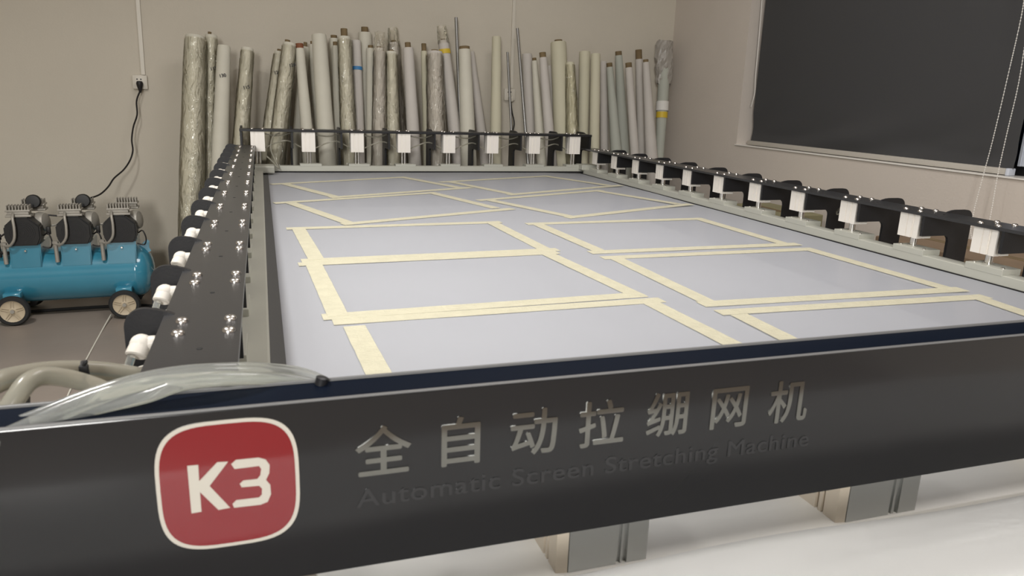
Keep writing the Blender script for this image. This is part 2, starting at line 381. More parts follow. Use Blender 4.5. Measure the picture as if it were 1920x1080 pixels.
# ------------------------------------------------------------------ mesh rolls leaning on the back wall
ROLLS = []
GR = 'white mesh fabric rolls leaning on the back wall'
def roll(xt, yt, xb, yb, wt, wb, layer, m, label, core=None, cw=.5, ch=.03, wrap=False, mark=None, band=None, coff=0, crown=False, group=GR):
    yT = {0: 5.335, 1: 5.25, 2: 5.165}[layer]; lean = {0: .12, 1: .22, 2: .24}[layer]
    T = ony(xt, yt, yT); L = T.z + H
    d = ray(xb, yb); t = (yT - lean * T.z / L) / (d.y - lean * d.z / L); Pm = d * t
    B = T + (Pm - T) * (L / (T.z - Pm.z)); B.z = ZF
    dep = lambda p: p.dot(fwd)
    wt *= 1.05; wb *= 1.07
    rt, rm = wt / 2 * dep(T) / F, wb / 2 * dep(Pm) / F
    rb = rm
    ax = (T - B); LL = ax.length; ax.normalize()
    ROLLS.append((label, B.copy(), T.copy(), rb, rm, rt, layer))
    e = empty('mesh_roll', B); tag(e, label, 'fabric roll', group)
    q = ax.to_track_quat('Z', 'Y')
    e.rotation_mode = 'QUATERNION'; e.rotation_quaternion = q
    sd = random.random() * 50
    def prof(r0, r1, h0, h1, n=9, wob=.05):
        return [(r0 + (r1 - r0) * min(1, (i / n) * 1.0) * (1) + (r0 * wob * (noise.noise(Vector((i * .9, sd, 0)))) if 0 < i < n else 0), h0 + (h1 - h0) * i / n) for i in range(n + 1)]
    hk = (T - Pm).length / LL   # fraction between top and measured point
    mid = LL * (1 - hk)
    body = [(0, .012), (rb, .012)] + prof(rb, rm, .05, mid, 4) + prof(rm, rt, mid + .02, LL - .006, 8) + [(rt * .93, LL), (rt * .5, LL), (0, LL)]
    bo = obj('fabric', lathe(BM(), body, seg=22), m, e, True)
    if core:
        rc = max(.009, rt * cw); off = rt * coff
        bm = BM()
        lathe(bm, [(rc * .8, LL - .03), (rc, LL - .03), (rc, LL + ch), (rc * .8, LL + ch), (rc * .8, LL - .02), (0, LL - .02)], (off, 0, 0), (0, 0, 1), 16)
        obj('cardboard_core', bm, M[core], e, True)
    if wrap:
        bm = BM(); n = 40; seg = 26; rings = []
        for i in range(n + 1):
            h = LL * .12 + (LL * .87) * i / n
            r = (rb if h < mid else rm + (rt - rm) * (h - mid) / (LL - mid)) * 1.05 + .003
            rings.append([bm.verts.new(((r + .004 * noise.noise(Vector((math.cos(a) * 2, math.sin(a) * 2 + sd, h * 9)))) * math.cos(a), (r + .004 * noise.noise(Vector((math.cos(a) * 2, math.sin(a) * 2 + sd, h * 9)))) * math.sin(a), h)) for a in [2 * PI * k / seg for k in range(seg)]])
        for a, b in zip(rings, rings[1:]):
            for k in range(seg): bm.faces.new((a[k], a[(k + 1) % seg], b[(k + 1) % seg], b[k]))
        obj('plastic_wrap', bm, M['film'], e, True)
    if crown:
        bm = BM(); seg = 18; rings = []
        for i in range(7):
            h = LL - .02 + .02 * i
            rings.append([bm.verts.new(((rt * (1.08 - .04 * i) + .012 * noise.noise(Vector((k * 1.1, i * .8 + sd, 0)))) * math.cos(2 * PI * k / seg), (rt * (1.08 - .04 * i)) * math.sin(2 * PI * k / seg), h + (.02 * noise.noise(Vector((k, sd, 4))) if i == 6 else 0))) for k in range(seg)])
        for a, b in zip(rings, rings[1:]):
            for k in range(seg): bm.faces.new((a[k], a[(k + 1) % seg], b[(k + 1) % seg], b[k]))
        obj('film_crown', bm, M['film'], e, True)
    if mark:
        txt, dh, sx = mark
        for o in text_mesh(txt, .028, M['ink'], 'handwritten_mark', .0006, bold=.0006):
            # on the front of the roll, facing the room
            rr = rt + (rm - rt) * dh / (LL - mid) + .0035
            o.parent = e
            qi = q.inverted()
            off = qi @ Vector((sx, -math.sqrt(max(0, rr * rr - sx * sx)) - .001, 0))
            o.location = Vector((off.x, off.y, LL - dh)); o.rotation_mode = 'QUATERNION'
            o.rotation_quaternion = qi @ (Matrix.Rotation(PI / 2, 4, 'X') @ Matrix.Rotation(.2, 4, 'Z')).to_quaternion()
            if wrap: o.location += (qi @ Vector((0, -.008, 0)))
    if band:
        mm, dh, hh, nm = band
        rr = rt + (rm - rt) * dh / (LL - mid)
        obj(nm, lathe(BM(), [(rr + .001, LL - dh - hh), (rr + .0035, LL - dh - hh), (rr + .0035, LL - dh), (rr + .001, LL - dh)], seg=22), M[mm], e, True)
    return e, LL, rt

def text_mesh(txt, size, m, name, ext=.001, bold=0.0, space=1.0):
    cu = bpy.data.curves.new(name, 'FONT'); cu.body = txt; cu.size = size; cu.extrude = ext; cu.offset = 0
    cu.align_x = 'CENTER'; cu.align_y = 'CENTER'; cu.space_character = space
    to = bpy.data.objects.new(name, cu); C.objects.link(to)
    dg = bpy.context.evaluated_depsgraph_get(); dg.update()
    me = bpy.data.meshes.new_from_object(to.evaluated_get(dg))
    bpy.data.objects.remove(to); bpy.data.curves.remove(cu)
    if bold:
        bm = BM()
        for k, (dx, dy) in enumerate(((-bold, 0), (bold, 0), (0, -bold), (0, bold))):
            c = me.copy(); c.transform(Matrix.Translation((dx, dy, k * .00002))); bm.from_mesh(c); bpy.data.meshes.remove(c)
        bm.to_mesh(me); bm.free()
    me.materials.clear(); me.materials.append(m)
    o = bpy.data.objects.new(name, me); C.objects.link(o)
    return [o]

R, RP, RY, RG = M['roll'], M['rollp'], M['rolly'], M['rollg']
roll(366, 67, 361, 330, 33, 41, 2, R, 'thick roll in crinkled clear film, leftmost of all the rolls', wrap=True)
roll(396, 66, 391, 307, 21, 26, 1, R, 'film wrapped roll with a tiny dark core, second from the left', 'core', .3, .02, wrap=True, mark=('115', .21, .02), coff=.3)
roll(420, 86, 413, 270, 22, 28, 2, R, 'roll with a faint pencilled number, third from the left', core='rail' if False else None, mark=('130', .19, 0), wrap=False)
roll(464, 90, 452, 267, 21, 26, 2, R, 'lone roll with clear space on both sides, fourth from the left', mark=('115', .25, .01), wrap=True)
roll(524, 97, 500, 307, 17, 27, 1, R, 'slanting roll numbered in black, leftmost of the big central cluster', 'core', .5, .015, wrap=True, mark=('120', .14, 0))
roll(543, 81, 517, 307, 23, 29, 2, R, 'shiny film wrapped roll numbered in black near its top, leaning left', 'core', .4, .02, wrap=True, mark=('120', .14, .03), coff=.5)
roll(572, 88, 556, 290, 16, 20, 0, R, 'narrow roll half hidden between two leaning rolls left of the thick white one', 'core', .4, .03)
roll(562, 91, 580, 300, 16, 23, 2, R, 'roll with a reddish brown core leaning right beside the thick white one', 'corer', .85, .03)
roll(585, 83, 598, 280, 11, 14, 0, R, 'thin roll peeping out behind the left edge of the thick white one', 'core', .5, .02)
roll(598, 65, 615, 307, 26, 30, 2, R, 'thick smooth white roll without a core, tallest in the left half', wrap=False)
roll(626, 72, 630, 260, 16, 20, 0, R, 'roll with a brown core just right of the thick white one, upper of two', 'core', .7, .02)
roll(629, 86, 634, 262, 12, 16, 1, R, 'thin roll with a low brown core tucked behind the dark cored straight roll', 'core', .75, .025)
roll(645.5, 69, 656, 307, 22, 28, 2, R, 'straight thick roll with a tall dark core right of the thick white one', 'core', .55, .05, wrap=True)
roll(668, 76, 672, 260, 16, 21, 1, RP, 'slim roll with a small blue label below its top', band=('blue_lab', .17, .022, 'blue_label'))
roll(684, 61, 690, 262, 23, 28, 0, R, 'tall roll with a dark core behind the blue labelled roll', 'core', .55, .035)
roll(695, 91, 698, 280, 16, 20, 1, R, 'roll with a low core directly right of the tall dark cored one', 'core', .6, .02)
roll(712, 91, 711, 307, 21, 26, 2, RP, 'roll in very crinkled film with a crumpled top, in the middle of the cluster', 'core', .5, .01, wrap=True, crown=True)
roll(734, 97, 738, 307, 19, 27, 2, R, 'film wrapped roll with a band fold across its middle, right of the crumpled one', 'core', .5, .01, wrap=True)
roll(738, 80, 750, 262, 20, 24, 0, RP, 'wrapped roll with torn film standing up at its top', 'core', .4, .015, wrap=True, crown=True)
roll(765, 90, 778, 307, 19, 23, 2, RP, 'straight roll with a squat dark core standing right of the central cluster', 'core', .55, .035)
roll(795, 96, 801, 280, 11, 15, 1, RY, 'very thin roll with a pointed core behind the stout wrapped roll', 'core', .8, .05)
roll(815, 97, 820, 307, 28, 33, 2, RP, 'stout film wrapped roll left of the yellow banded one', 'core', .45, .012, wrap=True)
roll(831, 76, 858, 290, 19, 24, 1, RP, 'roll with a yellow tape band near its top, leaning right', 'core', .4, .01, band=('yellow', .06, .03, 'yellow_band'), crown=True)
roll(871, 93, 879, 307, 22, 28, 2, R, 'roll with a wide brown core right of the longest metal rod', 'core', .85, .02)
roll(882, 97, 905, 270, 14, 18, 0, RP, 'roll leaning right, tucked behind the wide cored one', None)
roll(931, 69, 929, 307, 16, 21, 1, RY, 'single cream roll standing free between the metal rods', None)
roll(988, 101, 996, 280, 18, 19, 0, RP, 'pale coreless roll behind the second wall socket cord', None)
roll(1002, 114, 1016, 307, 10, 19, 1, R, 'thin slanting roll with a small square core left of the dark capped roll', 'core', .75, .02)
roll(1018, 108, 1033, 290, 14, 19, 2, RP, 'roll with a dark brown open core, left neighbour of the thick yellowish one', 'core', .85, .035)
roll(1030, 123, 1042, 290, 11, 15, 0, RP, 'narrow low roll peeping between the dark capped and the thick yellowish rolls', None)
roll(1047, 79, 1054, 307, 28, 27, 1, RY, 'thickest yellowish roll with a small dark core, tallest in the right half', 'core', .5, .015)
roll(1069, 117, 1074, 290, 15, 23, 2, RY, 'short yellowish roll with loose film edge right of the thickest one', None, wrap=True)
roll(1096.5, 97, 1093, 280, 20, 18, 1, RY, 'plain cream roll, left one of a close pair without cores', None)
roll(1117, 101, 1114, 290, 17, 18, 2, RY, 'plain yellowish roll, right one of a close pair without cores', None)
roll(1131, 115, 1133, 285, 13, 14, 0, RP, 'thin pale roll just right of the coreless pair', None)
roll(1143, 126, 1156, 290, 12, 20, 1, RG, 'short roll with a brown core leaning right over the greenish ones', 'core', .9, .03)
roll(1160, 104, 1170, 295, 13, 22, 0, RG, 'greenish white roll with a wide open core rising behind its neighbours', 'core', .9, .03)
roll(1179, 127, 1191, 300, 13, 16, 2, RP, 'low roll with a brown core between two taller cored rolls near the corner', 'core', .9, .035)
roll(1198, 111, 1204, 300, 13, 16, 0, RP, 'thin roll with the longest exposed brown core near the corner', 'core', .9, .07)
roll(1211, 117, 1222, 300, 12, 22, 2, RP, 'roll with a low cap next to the crumpled film roll', 'core', .8, .02)
# crumpled film roll near the corner
e, LL, rt = roll(1246, 128, 1236, 300, 22, 15, 1, RG, 'greenish roll with crumpled film on top and an amber tape band, next to the corner', band=('yellow', .33, .045, 'amber_band'))
obj('paper_label', lathe(BM(), [(rt * .96, LL - .32), (rt * 1.03, LL - .32), (rt * 1.03, LL - .25), (rt * .96, LL - .25)], seg=20), M['paper'], e, True)
bm = BM(); seg = 22; rings = []
for i in range(13):
    h = LL - .12 + .032 * i; bend = max(0, (i - 3) / 9)
    rr = rt * (1.12 + .35 * math.sin(i / 12 * PI)) if i < 12 else rt * .5
    rings.append([bm.verts.new((rr * (1 + .38 * noise.noise(Vector((k * .9, i * .7, 3)))) * math.cos(2 * PI * k / seg) + .012 * math.sin(bend * 3), rr * (1 + .3 * noise.noise(Vector((k * .8, i * .9, 9)))) * math.sin(2 * PI * k / seg) * .7, min(h, LL + .2) + .02 * noise.noise(Vector((k * .7, i, 5))))) for k in range(seg)])
for a, b in zip(rings, rings[1:]):
    for k in range(seg): bm.faces.new((a[k], a[(k + 1) % seg], b[(k + 1) % seg], b[k]))
M['crumple'] = mat('crumpled_film', (0.40, 0.37, 0.33), 0.3, bump=0.5, bscale=30, trans=.2)
obj('crumpled_film', bm, M['crumple'], e, False)
obj('bent_core', tube(BM(), [(-.03, -.03, LL + .19), (-.005, -.045, LL + .165), (.02, -.045, LL + .13), (.045, -.03, LL + .11)], .014, 8), M['core'], e, True)

# metal rods among the rolls
def rodth(xt, yt, xb, yb, r, label):
    T = ony(xt, yt, 5.30); L = T.z + H; lean = .34
    d = ray(xb, yb); t = (5.30 - lean * T.z / L) / (d.y - lean * d.z / L); Pm = d * t
    B = T + (Pm - T) * (L / (T.z - Pm.z)); B.z = ZF + .002
    bm = BM(); ln = (T - B).length
    lathe(bm, [(r * .75, 0), (r, 0), (r, ln), (r * .75, ln), (r * .75, ln - .04), (0, ln - .04)], (0, 0, 0), (T - B), 14)
    o = obj('metal_rod', bm, M['rod'], None, True); o.location = B; tag(o, label, 'rod', 'metal rods leaning among the rolls')
rodth(855, 33, 866, 307, .0115, 'tallest shiny metal rod leaning left of the wide cored roll')
rodth(951.5, 98, 962, 307, .0085, 'shortest and thinnest metal rod, left of the wall socket')
rodth(970, 53, 990, 307, .0105, 'metal rod leaning just right of the wall socket among the rolls')

# ------------------------------------------------------------------ stretching machine
mc = empty('screen_stretching_machine', (0, 0, ZF))
tag(mc, 'large black and aluminium screen stretching machine with rows of pneumatic clamps', 'machine')
def mp(name, bm, m, parent=None, smooth=False):
    """machine part: geometry given in lens coordinates; the machine's base lies on the floor"""
    if parent is None or parent is mc:
        bmesh.ops.translate(bm, verts=bm.verts, vec=(0, 0, H))
        return obj(name, bm, m, mc, smooth)
    bmesh.ops.translate(bm, verts=bm.verts, vec=(0, 0, H))
    return obj(name, bm, m, parent, smooth)
Z = lambda v: v + H
STL = [1.70 + .2934 * k for k in range(-2, 11)]       # stations of the side rails
STR = [1.68 + .2900 * k for k in range(-2, 11)]
FST = [-.027 + .2937 * k for k in range(0, 8)]        # stations of the far rail

# prototypes (built at the origin)
def bolt_proto():
    bm = BM(); lathe(bm, [(.0095, 0), (.0095, .001), (.0085, .004), (.0055, .0062), (.003, .0066), (.003, .0045), (0, .0045)], seg=16)
    return bm
def block_bm(wy, h, d):
    """cylinder block: slotted aluminium profile, slotted face towards +x at x=0, hanging from z=0"""
    s = wy / 2; g = .004
    pts = [(0, -s), (0, -s * .42 - g), (-.005, -s * .42 - g), (-.005, -s * .42 + g), (0, -s * .42 + g), (0, s * .18 - g * .5), (-.003, s * .18 - g * .5), (-.003, s * .18 + g * .5), (0, s * .18 + g * .5), (0, s),
           (-d * .35, s), (-d * .35, s - .004), (-d * .45, s - .004), (-d * .45, s), (-d, s), (-d, -s), (-d * .45, -s), (-d * .45, -s + .004), (-d * .35, -s + .004), (-d * .35, -s)]
    bm = BM(); prism(bm, pts, -h, 0, 'z')
    return bm
def bracket_pts(wd, leg, top, cut, bot, rise, rr=.028):
    """C plate in (outward, z): top plane at 'top', raised by 'rise' outside the plate"""
    p = [(0.002, top - .006), (.085, top - .006), (.105, top + rise * .35), (.122, top + rise * .8), (.138, top + rise)]
    n = 6
    for i in range(n + 1):
        a = PI / 2 * (1 - i / n); p.append((wd - rr + rr * math.cos(a), top + rise - rr + rr * math.sin(a)))
    p += [(wd, bot), (wd - leg, bot)]
    c = .02
    for i in range(4):
        a = PI / 2 * i / 3; p.append((wd - leg - c + c * math.cos(a), cut - c + c * math.sin(a)))
    p += [(.002, cut)]
    return p

def rail(name, is_left):
    sg = -1 if is_left else 1
    x_in = -.043 if is_left else 2.094
    ST = STL if is_left else STR
    x_out = x_in + sg * .112
    zt = -.340 if is_left else -.336
    bm = BM(); box(bm, min(x_in, x_out), max(x_in, x_out), .865, 4.80, zt - .010, zt, .0012)
    # small slot marks in the plate
    R_ = mp(name, bm, M['plate'])
    # bolts
    b0 = None
    for y in ST:
        for dx in ((.016, .083) if is_left else (.022, .090)):
            for dy in (-.03, .03):
                L_ = Vector((x_in + sg * dx, y + dy, Z(zt)))
                if b0 is None: b0 = obj('bolt', bolt_proto(), M['bolt'], R_, True, L_)
                else: inst(b0, R_, L_)
    h0 = None
    for y in ST:
        L_ = Vector((x_in + sg * .05, y - .1, Z(zt) + .0002))
        if h0 is None: h0 = obj('plate_hole', cyl(BM(), (0, 0, -.0005), (0, 0, .0003), .004, seg=12), M['rubber'], R_, False, L_)
        else: inst(h0, R_, L_)
    # brackets
    pts = bracket_pts(.168, .062, -.340, -.418, -.80, .012) if is_left else bracket_pts(.212, .090, zt, -.414, -.80, .009)
    bm = BM(); prism(bm, [(sg * a, b) for a, b in pts], -.005, .005, 'y')
    off = .075 if is_left else -.066
    br0 = None
    for y in ST:
        L_ = Vector((x_in, y + off, H))
        if br0 is None: br0 = obj('bracket_plate', bm, M['black'], R_, True, L_)
        else: inst(br0, R_, L_)
    # cylinder blocks
    hb = .082
    bl0 = None
    for y in ST:
        L_ = Vector((x_in + sg * .012, y, Z(zt - .010)))
        if bl0 is None:
            bl0 = obj('cylinder_block', block_bm(.082, hb, .062), M['alu'], R_, False, L_)
            if not is_left: bl0.rotation_euler = (0, 0, PI); 
            if not is_left:
                bl0.rotation_euler = (0, 0, 0)
                for v in bl0.data.vertices: v.co.x *= -1
                bl0.data.flip_normals()
        else: inst(bl0, R_, L_)
    rd0 = None
    for y in ST:
        L_ = Vector((x_in + sg * .034, y - .012, Z(-.457)))
        if rd0 is None:
            bm = BM(); lathe(bm, [(.016, -.002), (.016, .003), (.0115, .003), (.0115, .034), (0, .034)], seg=16)
            rd0 = obj('piston_rod', bm, M['chrome'], R_, True, L_)
        else: inst(rd0, R_, L_)
    return R_, x_in
LR, _ = rail('side_rail', True)
RR, _ = rail('side_rail', False)
LR['label'] = 'left rail topped with paired round bolts and white air fittings'
RR['label'] = 'right rail carrying silver cylinder blocks'
# air fittings of the left rail
bm = BM()
cyl(bm, (0, 0, 0), (-.030, 0, 0), .0085, seg=12); lathe(bm, [(0, 0), (.0125, 0), (.0125, .014), (.010, .016), (0, .016)], (-.016, 0, 0), (-1, 0, 0), 14)
bmesh.ops.create_uvsphere(bm, u_segments=14, v_segments=10, radius=.0165, matrix=Matrix.Translation((-.036, 0, 0)))
dv = Vector((-.30, -.62, -.72)).normalized()
box(bm, -.026, -.014, -.010, .010, -.022, .0, .002)
lathe(bm, [(0, 0), (.0150, 0), (.0160, .014), (.0160, .021), (.0125, .023), (.0090, .021), (0, .019)], (-.036, 0, 0), dv, 16)
fit_bm = bm
nut = cyl(BM(), (.010, 0, 0), (-.004, 0, 0), .009, seg=6)
tb = tube(BM(), [Vector((-.040, 0, 0)) + dv * .02, Vector((-.040, 0, 0)) + dv * .05, Vector((-.075, -.045, -.06)), Vector((-.065, -.05, -.14)), Vector((-.06, -.06, -.28))], .0062, 8)
f0 = n0 = t0 = None
for k, y in enumerate(STL):
    for zz, dy in ((-.364, .012), (-.412, .012)):
        L_ = Vector((-.146, y + dy, Z(zz)))
        if f0 is None:
            f0 = obj('air_fitting', fit_bm, M['fitting'], LR, True, L_); f0.scale = (.95, .88, .88); n0 = obj('brass_nut', nut, M['brass'], LR, False, L_); t0 = obj('air_tube', tb, M['tube'], LR, True, L_)
        else: inst(f0, LR, L_); inst(n0, LR, L_); inst(t0, LR, L_)
# tubes of the right rail
for k, y in enumerate(STR[1:]):
    tb_ = tube(BM(), [(2.20, y + .05, Z(-.375)), (2.17, y + .085, Z(-.40)), (2.16, y + .11, Z(-.415)), (2.19, y + .14, Z(-.40)), (2.24, y + .16, Z(-.39))], .0035, 6) if k % 3 == 0 else None
    if tb_: obj('air_tube', tb_, M['tube2'], RR, True)

# far rail
zt = -.243
bm = BM(); box(bm, -.128, 2.150, 4.745, 4.86, zt - .014, zt, .001)
FR = mp('end_rail', bm, M['black']); FR['label'] = 'far rail, higher than the side rails'
bo0 = None
for x in FST:
    for dx in (-.03, .03):
        for yy in (4.765, 4.835):
            L_ = Vector((x + dx, yy, Z(zt)))
            if bo0 is None: bo0 = obj('bolt', bolt_proto(), M['bolt'], FR, True, L_)
            else: inst(bo0, FR, L_)
def far_bracket(x, wd, wname='bracket_plate', leg=.10):
    pts = bracket_pts(wd, leg, zt, -.356, -.85, .010)
    bm = BM(); prism(bm, pts, -.006, .006, 'x')
    return bm
fb0 = None
for x in FST[:-1]:
    L_ = Vector((x + .198, 4.75, H))
    if fb0 is None: fb0 = obj('bracket_plate', far_bracket(0, .25), M['black'], FR, True, L_)
    else: inst(fb0, FR, L_)
inst(fb0, FR, Vector((2.143, 4.75, H)))
inst(fb0, FR, Vector((-.120, 4.75, H)))
fblk = rod = None
for x in FST:
    L_ = Vector((x, 4.752, Z(zt - .014)))
    if fblk is None:
        fblk = obj('cylinder_block', block_bm(.080, .118, .07), M['alu'], FR, False, L_); fblk.rotation_euler = (0, 0, -PI / 2)
    else: inst(fblk, FR, L_)
    for dx in (-.009, .009):
        L2 = Vector((x + dx, 4.785, Z(-.452)))
        if rod is None: rod = obj('piston_rod', cyl(BM(), (0, 0, 0), (0, 0, .08), .0068, seg=12), M['chrome'], FR, True, L2)
        else: inst(rod, FR, L2)
for k, x in enumerate(FST[:-1]):
    a, b = x + .042, x + .192
    obj('air_tube', tube(BM(), [(a, 4.79, Z(-.355)), (a + .05, 4.78, Z(-.33)), (a + .11, 4.79, Z(-.312)), (b, 4.80, Z(-.318)), (b + .05, 4.80, Z(-.345)), (b + .095, 4.79, Z(-.365))], .0042, 6), M['tube2'], FR, True)
    obj('air_tube', tube(BM(), [(a, 4.79, Z(-.272)), (a + .05, 4.785, Z(-.281)), (a + .10, 4.785, Z(-.280)), (b, 4.80, Z(-.265))], .0042, 6), M['tube2'], FR, True)
obj('air_tube', tube(BM(), [(.02, 4.72, Z(-.40)), (.05, 4.71, Z(-.43)), (.075, 4.70, Z(-.46)), (.085, 4.70, Z(-.47)), (.07, 4.71, Z(-.43)), (.045, 4.73, Z(-.36)), (.06, 4.76, Z(-.29)), (.10, 4.78, Z(-.265))], .0045, 6), M['tube2'], FR, True)

# clamp bars with feet
def lbar(name, prismpts, lo, hi, axis):
    bm = BM(); prism(bm, prismpts, lo, hi, axis); return mp(name, bm, M['bar'])
# right bar: section (x,z)
sec = lambda x0, s, w=.05: [(x0, -.503), (x0, -.475), (x0 + s * .004, -.473), (x0 + s * w, -.473), (x0 + s * w, -.510), (x0 + s * .006, -.510)]
CR = lbar('clamp_bar', sec(2.085, 1), .93, 4.71, 'y')
CL = lbar('clamp_bar', sec(-.006, -1, .11), .93, 4.71, 'y')
CF = lbar('clamp_bar', [(4.752, -.494), (4.752, -.462), (4.756, -.460), (4.800, -.460), (4.800, -.500), (4.758, -.500)], -.02, 2.10, 'x')
mp('corner_block', box(BM(), 2.065, 2.20, 4.69, 4.80, -.478, -.443, .003), M['bar'])
mp('corner_block', box(BM(), -.06, .06, 4.60, 4.74, -.490, -.448, .006), M['bar'])
for (par, X0, sg) in ((CR, 2.084, 1), (CL, -.045, -1)):
    f0 = None
    for y in (STR if sg > 0 else STL):
        L_ = Vector((X0, y - .033, Z(-.473)))
        if f0 is None:
            bm = BM(); a, b = (0, sg * .075)
            box(bm, min(a, b), max(a, b), -.064, .064, -.004, .016, .0012)
            f0 = obj('clamp_foot', bm, M['bar'], par, False, L_)
            g0 = obj('foot_bolt', lathe(BM(), [(.006, 0), (.006, .003), (.003, .004), (0, .004)], seg=10), M['chrome'], par, True, L_ + Vector((sg * .02, -.048, .016)))
        else: inst(f0, par, L_); inst(g0, par, L_ + Vector((sg * .02, -.048, .016)))
        inst(g0, par, L_ + Vector((sg * .02, .050, .016)))
f0 = None
for x in FST[1:]:
    L_ = Vector((x + .01, 4.751, Z(-.460)))
    if f0 is None: f0 = obj('clamp_foot', box(BM(), -.065, .065, 0, .07, -.004, .012, .0012), M['bar'], CF, False, L_)
    else: inst(f0, CF, L_)
# black rubber seals at right and far; grey left strip paints the shaded gap
mp('seal_or_shade_strip', box(BM(), 2.0815, 2.0865, .93, 4.75, -.512, -.5035), M['rubber'])
mp('seal_or_shade_strip', box(BM(), -.0065, .022, .93, 4.75, -.506, -.4975), M['gap_shade'])
mp('seal_or_shade_strip', box(BM(), .0, 2.104, 4.746, 4.753, -.505, -.492), M['rubber'])
# frame below the bed
bm = BM()
box(bm, -.16, -.06, .88, 5.0, -.60, -.52); box(bm, 2.17, 2.27, .88, 5.0, -.60, -.52); box(bm, -.16, 2.27, 4.86, 4.96, -.60, -.52)
mp('base_frame', bm, M['bar'])
for (x, y) in ((-.11, 1.0), (2.22, 1.0), (-.11, 4.9), (2.22, 4.9), (-.11, 2.9), (2.22, 2.9)):
    bm = BM(); box(bm, x - .04, x + .04, y - .04, y + .04, ZF + .02, -.60, .002); cyl(bm, (x, y, ZF), (x, y, ZF + .022), .045)
    mp('leg', bm, M['bar'])
# lower white table
tt = mp('lower_tabletop', box(BM(), .045, 2.10, .868, 4.5, -.71, -.680, .002), M['table'])
bm = BM(); box(bm, -.07, 2.18, .95, 1.01, -.79, -.711); box(bm, -.07, 2.18, 4.3, 4.36, -.79, -.711)
mp('table_rail', bm, M['bar'])
# front posts: slotted extrusion, grey face, cream sides
def post(x0, x1, y0=.872, y1=1.00):
    w = x1 - x0; s1, s2 = x0 + w * .60, x0 + w * .74
    pts = [(x0, y0), (s1, y0), (s1, y0 + .006), (s1 + .008, y0 + .006), (s1 + .008, y0 + .0015), (s2 - .008, y0 + .0015), (s2 - .008, y0 + .006), (s2, y0 + .006), (s2, y0), (x1, y0), (x1, y1), (x0, y1)]
    bm = BM(); prism(bm, pts, -.680, -.522, 'z')
    p = mp('support_post', bm, M['grey_alu'])
    bm = BM()
    pts2 = [(x0 - .0185, y0 + .004), (x0 - .001, y0 + .001), (x0 - .001, y1), (x0 - .0185, y1), (x0 - .0185, y0 + .055), (x0 - .012, y0 + .055), (x0 - .012, y0 + .047), (x0 - .0185, y0 + .047), (x0 - .0185, y0 + .04), (x0 - .012, y0 + .04), (x0 - .012, y0 + .034), (x0 - .0185, y0 + .034)]
    prism(bm, pts2, -.680, -.522, 'z'); mp('post_side', bm, M['cream'], p)
post(.398, .527)
post(.905, 1.055)
post(1.46, 1.60)
# front beam: channel + fascia
bm = BM(); box(bm, -.75, 2.27, .806, .868, -.352, -.343); box(bm, -.75, 2.27, .85, .868, -.52, -.352)
FB = mp('front_beam', bm, M['navy'])
bm = BM(); box(bm, -.75, 2.27, .8640, .868, -.343, -.3395, .0005); mp('beam_lip', bm, M['lip'], FB)
lens = []
bm = BM(); box(bm, -.75, 2.27, .800, .806, -.5625, -.3405, .0012)
FP = mp('front_panel', bm, M['panel'])
FP['label'] = 'charcoal fascia with a red badge and mirror lettering'
mp('panel_edge', box(BM(), -.75, 2.27, .8002, .8058, -.3405, -.3388, .0004), M['lip'], FP)
mp('beam_knob', lathe(BM(), [(0, 0), (.0075, 0), (.0075, .009), (.005, .010), (0, .010)], (ony(600, 703, .866).x, .858, -.3435), (.25, 0, 1), 12), M['black'], FB, True)
YP = .7998
def pl(u, v): q = ony(u, v, .800); return (q.x, q.z)
def crop(a, b): return pl(a / 2.4545, 640 + b / 2.4545)
def poly(name, pts, y0, y1, m, parent):
    from mathutils.geometry import tessellate_polygon
    bm = BM(); A = [bm.verts.new((a, y0, b)) for a, b in pts]; B = [bm.verts.new((a, y1, b)) for a, b in pts]
    for t in tessellate_polygon([[Vector((a, b, 0)) for a, b in pts]]):
        bm.faces.new([A[i] for i in t]); bm.faces.new([B[i] for i in reversed(t)])
    for i in range(len(pts)): k = (i + 1) % len(pts); bm.faces.new((A[i], B[i], B[k], A[k]))
    return mp(name, bm, m, parent)
def squircle(cx, cz, a, b, n=3.6, k=64):
    return [(cx + a * math.copysign(abs(math.cos(t)) ** (2 / n), math.cos(t)), cz + b * math.copysign(abs(math.sin(t)) ** (2 / n), math.sin(t))) for t in [2 * PI * i / k for i in range(k)]]
bcx, bcz, ba, bb = -.0530, -.4290, .0745, .0775
poly('badge_border', squircle(bcx, bcz, ba, bb), .7988, .8, M['badgew'], FP)
poly('badge', squircle(bcx, bcz, ba - .0042, bb - .0042), .7985, .7989, M['red'], FP)
ks = [crop(*c) for c in [(862, 570), (913, 565), (917, 640), (1000, 553), (1050, 550), (965, 662), (1060, 762), (1006, 772), (921, 690), (928, 780), (882, 788)]]
poly('badge_letter', ks, .7981, .7986, M['badgew'], FP)
t3 = [crop(*c) for c in [(1064, 562), (1086, 542), (1190, 532), (1222, 540), (1241, 565), (1239, 603), (1224, 634), (1244, 657), (1247, 700), (1232, 735), (1200, 748), (1078, 762), (1070, 745), (1088, 727), (1192, 715), (1205, 702), (1206, 674), (1193, 661), (1112, 668), (1104, 652), (1120, 637), (1184, 630), (1198, 613), (1202, 583), (1192, 570), (1080, 584)]]
poly('badge_letter', t3, .7981, .7986, M['badgew'], FP)
